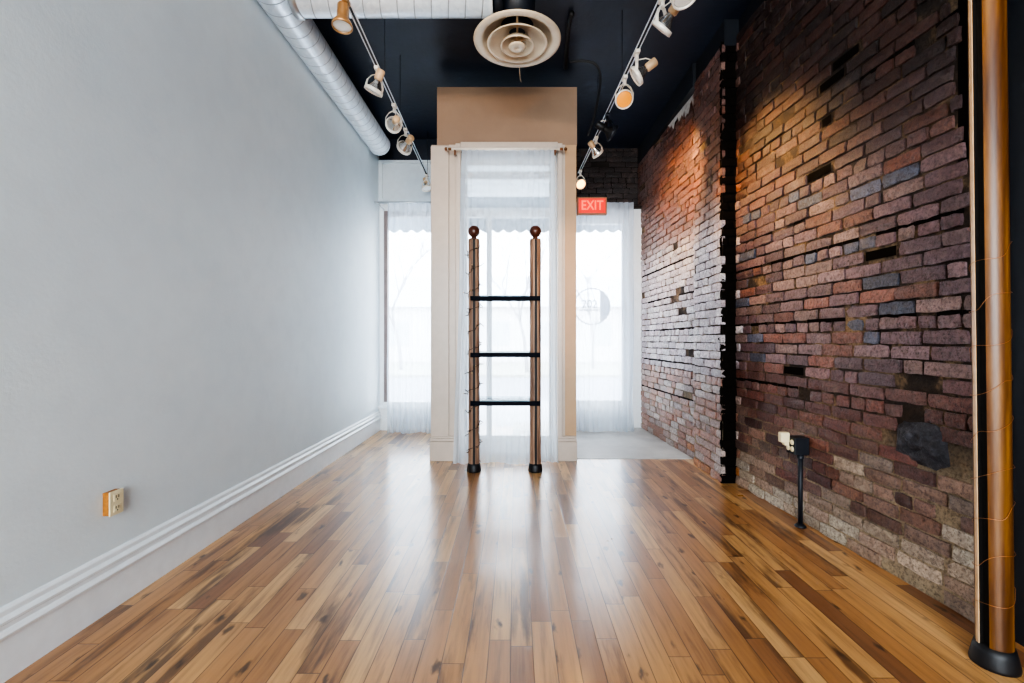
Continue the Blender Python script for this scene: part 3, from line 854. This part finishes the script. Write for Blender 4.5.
# left track, near to far
spot_head('track_light', -1, 2.80, 'tan bullet track light nearest the camera on the left track, under the branch duct', (-.12,0,-.5), (.0,-.10,-.97), style='bullet', sc=.85, bodymat=simple('bronze_enamel', S(166,128,86), .35, .4))
spot_head('track_light', -1, 3.50, 'cream gimbal track light on the left track, white lens tilted down to the wall', (-.2,.0,-.8), (-.42,.15,-.9))
spot_head('track_light', -1, 4.05, 'cream gimbal track light on the left track, ring and socket back facing the room', (-.05,0,-1), (-.40,.9,.10))
spot_head('track_light', -1, 4.52, 'cream gimbal track light on the left track, open square yoke, farthest one before the portal', (-.10,0,-1), (-.6,.75,-.3), sc=1.05)
spot_head('track_light', -1, 5.78, 'small white track light at the window end of the left track', (0,0,-1), (.2,-.2,-.9), sc=.9)
# right track, near to far
spot_head('track_light', 1, 2.56, 'cream track light on the right track cut off by the top of the picture', (.35,-.1,-.85), (.2,-.25,-.95))
spot_head('track_light', 1, 2.78, 'cream gimbal track light on the right track with bare silver bulb and bent strap', (.0,.1,-1), (-.6,.62,-.75))
spot_head('track_light', 1, 3.30, 'cream gimbal track light on the right track, white lens turned toward the left', (-.02,0,-1), (-.75,.2,-.5))
S1, A1 = spot_head('track_light', 1, 3.62, 'cream gimbal track light with glowing amber lens on the right track', (-.05,0,-1), (.0,-.72,-.6), lensmat=M['lit_dim'])
S2, A2 = spot_head('track_light', 1, 4.22, 'black track light aimed at the brick wall from the right track', (.35,0,-.8), (.85,.05,-.5), bodymat=M['dark_metal'], sock=M['black'], sc=1.1, bulb=M['black'])
spot_head('track_light', 1, 4.70, 'cream gimbal track light with open yoke just beyond the black head on the right track', (.15,0,-1), (.6,.4,-.6), sc=.9)
S3, A3 = spot_head('track_light', 1, 5.62, 'small lit track light glowing yellow above the exit sign', (.03,0,-1), (.25,-.75,-.6), lensmat=M['lit'], sc=.9)

# black cable looping down from the ceiling to the right track
b = MB(); pts = []
for x, y in ((570,62),(580,61),(590,62),(597,66),(600,74),(600,86),(597,104),(593,122),(588,136)):
    Y = 4.2; pts.append((px(x,Y), Y, pz(y,Y)))
def smooth(pts, n=6):
    P = [V(p) for p in pts]; out = []
    for i in range(len(P)-1):
        p0, p1, p2, p3 = P[max(0,i-1)], P[i], P[i+1], P[min(len(P)-1,i+2)]
        for k in range(n):
            t = k/n
            out.append(.5*((2*p1)+(p2-p0)*t+(2*p0-5*p1+4*p2-p3)*t*t+(3*p1-p0-3*p2+p3)*t**3))
    out.append(P[-1]); return out
b.tube(smooth(pts), .012, 8)
b.tube(smooth([(px(572,3.7),3.7,3.86),(px(568,3.9),3.9,3.86),(px(566,4.4),4.45,3.86)]), .02, 8)
tag(b.build('cable', M['black'], None, pts[0]), 'black cable looping from the dark ceiling down beside the portal', 'cable')

# ------------------------------------------------------------------ exit sign
EX0, EX1, EY = px(577.2,4.66), px(607,4.66), 4.66
EZ0, EZ1 = pz(214.5,4.66), pz(197,4.66)
ex = thing('exit_sign', 'red lit exit sign in a brown housing fixed to the portal side', 'sign', ((EX0+EX1)/2,EY,EZ0))
b = MB(); b.box((EX0,EY,EZ0),(EX1,EY+.05,EZ1),ch=.004); b.build('housing', M['exit_box'], ex)
b = MB(); b.box((EX0+.016,EY-.003,EZ0+.016),(EX1-.016,EY,EZ1-.016)); fc = b.build('face', M['exit_face'], ex)
def text_obj(txt, size, mat, parent, M4, name='lettering', ext=.001, sx=1.0):
    cu = bpy.data.curves.new(name, 'FONT'); cu.body = txt; cu.size = size; cu.align_x = 'CENTER'; cu.align_y = 'CENTER'; cu.extrude = ext; cu.offset = 0.001
    tmp = bpy.data.objects.new('tmp_text', cu); COL.objects.link(tmp)
    dg = bpy.context.evaluated_depsgraph_get(); dg.update()
    me = bpy.data.meshes.new_from_object(tmp.evaluated_get(dg)); me.name = name
    bpy.data.objects.remove(tmp)
    me.transform(Matrix.Diagonal((sx,1,1,1)))
    me.materials.clear(); me.materials.append(mat)
    me.transform(M4)
    o = bpy.data.objects.new(name, me); COL.objects.link(o)
    if parent:
        root = parent
        off = V((0,0,0))
        while root: off += root.location; root = root.parent
        me.transform(Matrix.Translation(-off)); o.parent = parent
    return o
fc.location = (0,0,0); 
# face was built relative to ex; restore
fc.location = -ex.location
text_obj('EXIT', .135, M['exit_letter'], fc, Matrix.Translation(((EX0+EX1)/2, EY-.005, (EZ0+EZ1)/2)) @ Matrix.Rotation(PI/2,4,'X'), sx=.82)

# ------------------------------------------------------------------ round decal in the right-hand window
GY = YR+.05
cx, cz, cr = px(592,GY), pz(306.5,GY), .255
dec = thing('window_decal', 'round grey-blue address decal on the glass beside the brick wall', 'decal', (cx,GY,cz))
dm = simple('decal_blue_grey', S(120,136,172), .5, var=.1); dl = simple('decal_line_grey', S(58,64,86), .5)
b = MB(); b.lathe([(cr-.014,0),(cr,0),(cr,.002),(cr-.014,.002)], Matrix.Translation((cx,GY,cz)) @ Matrix.Rotation(PI/2,4,'X'), 64, closed=True); b.build('ring', dl, dec)
b = MB(); poly = [(cx+cr*math.cos(a), cz+cr*math.sin(a)) for a in [(-64+128*i/24)*PI/180 for i in range(25)]]
b.extrude_poly(poly, 'y', GY-.001, GY+.001); b.build('segment', dm, dec)
b = MB(); b.box((cx-.17,GY-.001,cz-.055),(cx+.10,GY+.001,cz-.040)); b.build('underline', dl, dec)
text_obj('202', .155, dl, dec, Matrix.Translation((cx-.035, GY-.002, cz+.03)) @ Matrix.Rotation(PI/2,4,'X'), sx=.95)

# ------------------------------------------------------------------ outlets
o = thing('wall_outlet', 'ivory double outlet in an amber surface box low on the white wall', 'outlet', (LX,2.03,.42))
b = MB(); b.box((LX,1.998,.425),(LX+.030,2.062,.527),ch=.002); b.build('box', M['amber'], o)
b = MB(); b.box((LX+.030,1.995,.422),(LX+.036,2.065,.530),ch=.002); pt = b.build('cover_plate', M['ivory'], o)
for z in (.452,.500):
    b = MB(); b.box((LX+.036,2.012,z-.016),(LX+.039,2.048,z+.016),ch=.002)
    for y in (2.022,2.036): b.box((LX+.0385,y-.002,z-.002),(LX+.0396,y+.002,z+.010), mat=1)
    b.box((LX+.0385,2.027,z-.012),(LX+.0396,2.032,z-.006), mat=1)
    rc = b.build('receptacle', [M['ivory'], M['slot']], pt); rc.location = -o.location - pt.location


WX = 1.848 + (3.74-2.94)*(.097/1.88)
jb = thing('junction_box', 'black surface outlet box on a black conduit pipe against the brick wall', 'outlet', (WX,2.94,0))
BX0 = WX-.105
b = MB(); b.box((BX0,2.90,.465),(WX-.012,2.985,.575),ch=.004); b.build('box', M['dark_metal'], jb)
b = MB(); b.box((BX0-.004,2.903,.468),(BX0,2.982,.572),ch=.001); cp = b.build('cover_plate', M['black'], jb)
for k, (y, z) in enumerate(((2.922,.543),(2.922,.500),(2.963,.500))):
    b = MB(); b.lathe([(.0001,0),(.015,0),(.017,.003),(.017,.006)], Matrix.Translation((BX0-.010,y,z)) @ Matrix.Rotation(PI/2,4,'Y'), 20); b.build('receptacle', M['ivory'], jb)
b = MB(); b.tube([(WX-.055,2.925,.0),(WX-.055,2.925,.465)], .014, 14); b.lathe([(.020,.44),(.020,.466),(.0001,.466)], Matrix.Translation((WX-.055,2.925,0)), 16); b.build('conduit', M['dark_metal'], jb)
b = MB(); b.lathe([(.0001,0),(.034,0),(.034,.006),(.018,.022),(.0001,.022)], Matrix.Translation((WX-.055,2.925,0)), 20); b.build('floor_flange', M['dark_metal'], jb)
pa = thing('plug_adapter', 'yellowed ivory plug adapter stuck in the black outlet box', 'plug', (BX0,2.965,.545))
b = MB(); b.box((BX0-.060,2.945,.535),(BX0-.004,2.985,.600),ch=.006); b.build('body', M['ivory'], pa)
b = MB(); b.box((BX0-.035,2.95,.515),(BX0-.004,2.982,.535),ch=.004); b.build('prong_block', M['ivory'], pa)

# ------------------------------------------------------------------ outside
def outdoor(name, col, r=.8, sc=3): return simple(name, col, r, var=.12, scale=sc)
b = MB(); b.box((-14,6.62,-.12),(14,9.4,-.06)); struct(b.build('sidewalk', outdoor('pavement', S(190,190,194))))
b = MB(); b.box((-30,9.4,-.25),(30,17,-.2)); struct(b.build('road', outdoor('asphalt', S(150,150,158))))
b = MB(); b.box((-30,17,-.25),(30,40,-.1)); struct(b.build('lawn', outdoor('dry_grass', S(178,176,164))))
# awning with scalloped valance
aw = thing('awning', 'grey canvas awning with scalloped edge outside the shop windows', 'awning', (0,7.3,3.0))
AYF = 7.35; zb = pz(231,AYF)
b = MB(); b.add([(-2.6,6.6,3.95),(2.6,6.6,3.95),(2.6,AYF,zb+.38),(-2.6,AYF,zb+.38)], [(0,1,2,3)]); am = outdoor('grey_canvas', S(104,118,130)); b.build('canopy', am, aw)
vs, fs = [], []; n = 28*12
for i in range(n+1):
    x = -2.6+5.2*i/n; sdrop = abs(math.sin(PI*i/12))*.05
    vs += [(x,AYF,zb+.38),(x,AYF+.004*math.sin(i*.6),zb+.02-sdrop)]
for i in range(n): fs.append((2*i,2*i+2,2*i+3,2*i+1))
b = MB(); b.add(vs, fs, False); b.build('valance', am, aw)
b = MB(); b.tube([(-2.6,AYF-.02,zb+.36),(2.6,AYF-.02,zb+.36)], .015, 8); b.build('front_bar', M['steel'], aw)
# bare trees
def tree(x, y, h, seed, label, dense=0):
    r = random.Random(seed); b = MB(); tw = MB()
    def grow(mb_, p, d, l, rad, depth):
        n = 4; pts = [p]; q = p.copy(); dd = d.copy()
        for i in range(n):
            dd = (dd + V((r.uniform(-.16,.16), r.uniform(-.16,.16), .05))).normalized(); q = q + dd*l/n; pts.append(q.copy())
        mb_.tube(pts, [rad*(1-.45*i/n) for i in range(n+1)], 6 if depth < 2 else 4)
        if depth < 5 + dense:
            for k in range(3 if depth < 4 else 3 if dense else 4):
                a = r.uniform(0,6.28); sp = r.uniform(.45,.95)
                nd = (dd + V((math.cos(a),math.sin(a),r.uniform(-.1,.5)))*sp).normalized()
                grow(tw, pts[r.randint(2,n)], nd, l*r.uniform(.55,.78), rad*.5, depth+1)
    m = outdoor('grey_bark', S(176,172,174))
    t = thing('bare_tree', label, 'tree', (x,y,-.1))
    grow(b, V((x,y,-.15)), V((0,0,1)), h*.34, h*.011, 0)
    b.build('trunk', m, t); tw.build('branches', m, t)
tree(.5, 18.5, 8.5, 4, 'bare grey tree seen through the middle curtain across the street', 1)
tree(-5.0, 20, 8, 8, 'bare grey tree seen through the window beside the white wall')
tree(3.6, 21, 7.5, 12, 'bare grey tree seen through the curtain beside the brick wall')
hb = thing('house', 'pale low house across the street behind the curtains', 'house', (0,27,0))
b = MB(); b.box((-9,27,-.1),(11,33,3.2)); b.build('wall', outdoor('pale_siding', S(236,232,234)), hb)
b = MB(); b.extrude_poly([(26.6,3.15),(33.4,3.15),(30,5.4)], 'x', -9.4, 11.4); b.build('roof', outdoor('pale_roof', S(226,226,232)), hb)
for k in range(6):
    b = MB(); b.box((-7.5+k*3,26.96,.9),(-6.3+k*3,27,2.3)); b.build('window', outdoor('dim_glass', S(206,212,220), .4), hb)

# ------------------------------------------------------------------ world, lamps, camera
w = bpy.data.worlds.new('overcast'); SC.world = w; w.use_nodes = True
nt = w.node_tree; nt.nodes.clear()
out = nt.nodes.new('ShaderNodeOutputWorld'); bg = nt.nodes.new('ShaderNodeBackground')
bg.inputs['Strength'].default_value = 6.0
tc = nt.nodes.new('ShaderNodeTexCoord'); sp = nt.nodes.new('ShaderNodeSeparateXYZ'); rp = nt.nodes.new('ShaderNodeValToRGB')
nt.links.new(tc.outputs['Generated'], sp.inputs[0]); nt.links.new(sp.outputs[2], rp.inputs[0])
rp.color_ramp.elements[0].position = 0; rp.color_ramp.elements[0].color = (.92,.96,1.0,1)
rp.color_ramp.elements[1].position = .6; rp.color_ramp.elements[1].color = (.80,.90,1.0,1)
nt.links.new(rp.outputs[0], bg.inputs['Color']); nt.links.new(bg.outputs[0], out.inputs[0])

def area(name, loc, aim, sx, sy, power, col, portal=False):
    l = bpy.data.lights.new(name, 'AREA'); l.shape = 'RECTANGLE'; l.size = sx; l.size_y = sy; l.energy = power; l.color = col
    o = bpy.data.objects.new(name, l); COL.objects.link(o); o.location = loc
    o.rotation_euler = (V(aim)-V(loc)).to_track_quat('-Z','Y').to_euler()
    if portal: l.cycles.is_portal = True
    return o
def spot(name, loc, aim, power, ang, col, blend=.6, rad=.05):
    l = bpy.data.lights.new(name, 'SPOT'); l.energy = power; l.spot_size = math.radians(ang); l.spot_blend = blend; l.color = col; l.shadow_soft_size = rad
    o = bpy.data.objects.new(name, l); COL.objects.link(o); o.location = loc
    o.rotation_euler = (V(aim)-V(loc)).to_track_quat('-Z','Y').to_euler(); return o
# added fill lamp: broad cool light from behind the camera
area('rear_fill_light', (-.2,-3.3,2.0), (0,3,1.5), 3.2, 2.6, 205, (.86,.94,1.0))
# daylight portals at the three openings
area('portal_left', (-1.3,YW+.2,1.65), (-1.3,0,1.65), .95, 2.7, 1, (1,1,1), True)
area('portal_mid', (-.07,YD+.1,1.6), (-.07,0,1.6), .95, 2.9, 1, (1,1,1), True)
area('portal_right', (1.1,YR+.2,1.6), (1.1,0,1.6), 1.0, 2.6, 1, (1,1,1), True)
WARM = (1,.62,.24)
spot('amber_spot', S1+V((.08,-.02,-.03)), (1.86,3.35,2.35), 80, 70, WARM, .8)
spot('black_head_spot', S2+A2*.03, (1.75,4.75,2.75), 80, 85, WARM, .8)
spot('end_spot', S3+A3*.03, (1.6,4.9,2.3), 14, 110, WARM, .8)
spot('room_spot', (-.9,1.2,3.25), (-.1,4.55,3.1), 35, 75, (1,.66,.38), .8)
spot('room_spot', (.9,1.6,3.25), (.56,4.55,1.7), 90, 26, (1,.60,.28), .9)  # added narrow spot without a fixture, warms the right pier
spot('room_spot', (.95,.9,3.25), (1.75,1.7,1.6), 16, 60, WARM, .8)

cam = bpy.data.cameras.new('camera'); co = bpy.data.objects.new('camera', cam); COL.objects.link(co)
co.location = (0,0,CAMZ); co.rotation_euler = (PI/2,0,0)
cam.sensor_width = 36; cam.lens = F/1024*36; cam.shift_x = -3/1024; cam.shift_y = -1.5/1024; cam.clip_start = .02
SC.camera = co
SC.view_settings.view_transform = 'AgX'
SC.view_settings.look = 'AgX - High Contrast'
SC.view_settings.exposure = 1.25
SC.cycles.use_denoising = True
SC.cycles.transparent_max_bounces = 24
SC.cycles.max_bounces = 8
SC.cycles.sample_clamp_indirect = 6
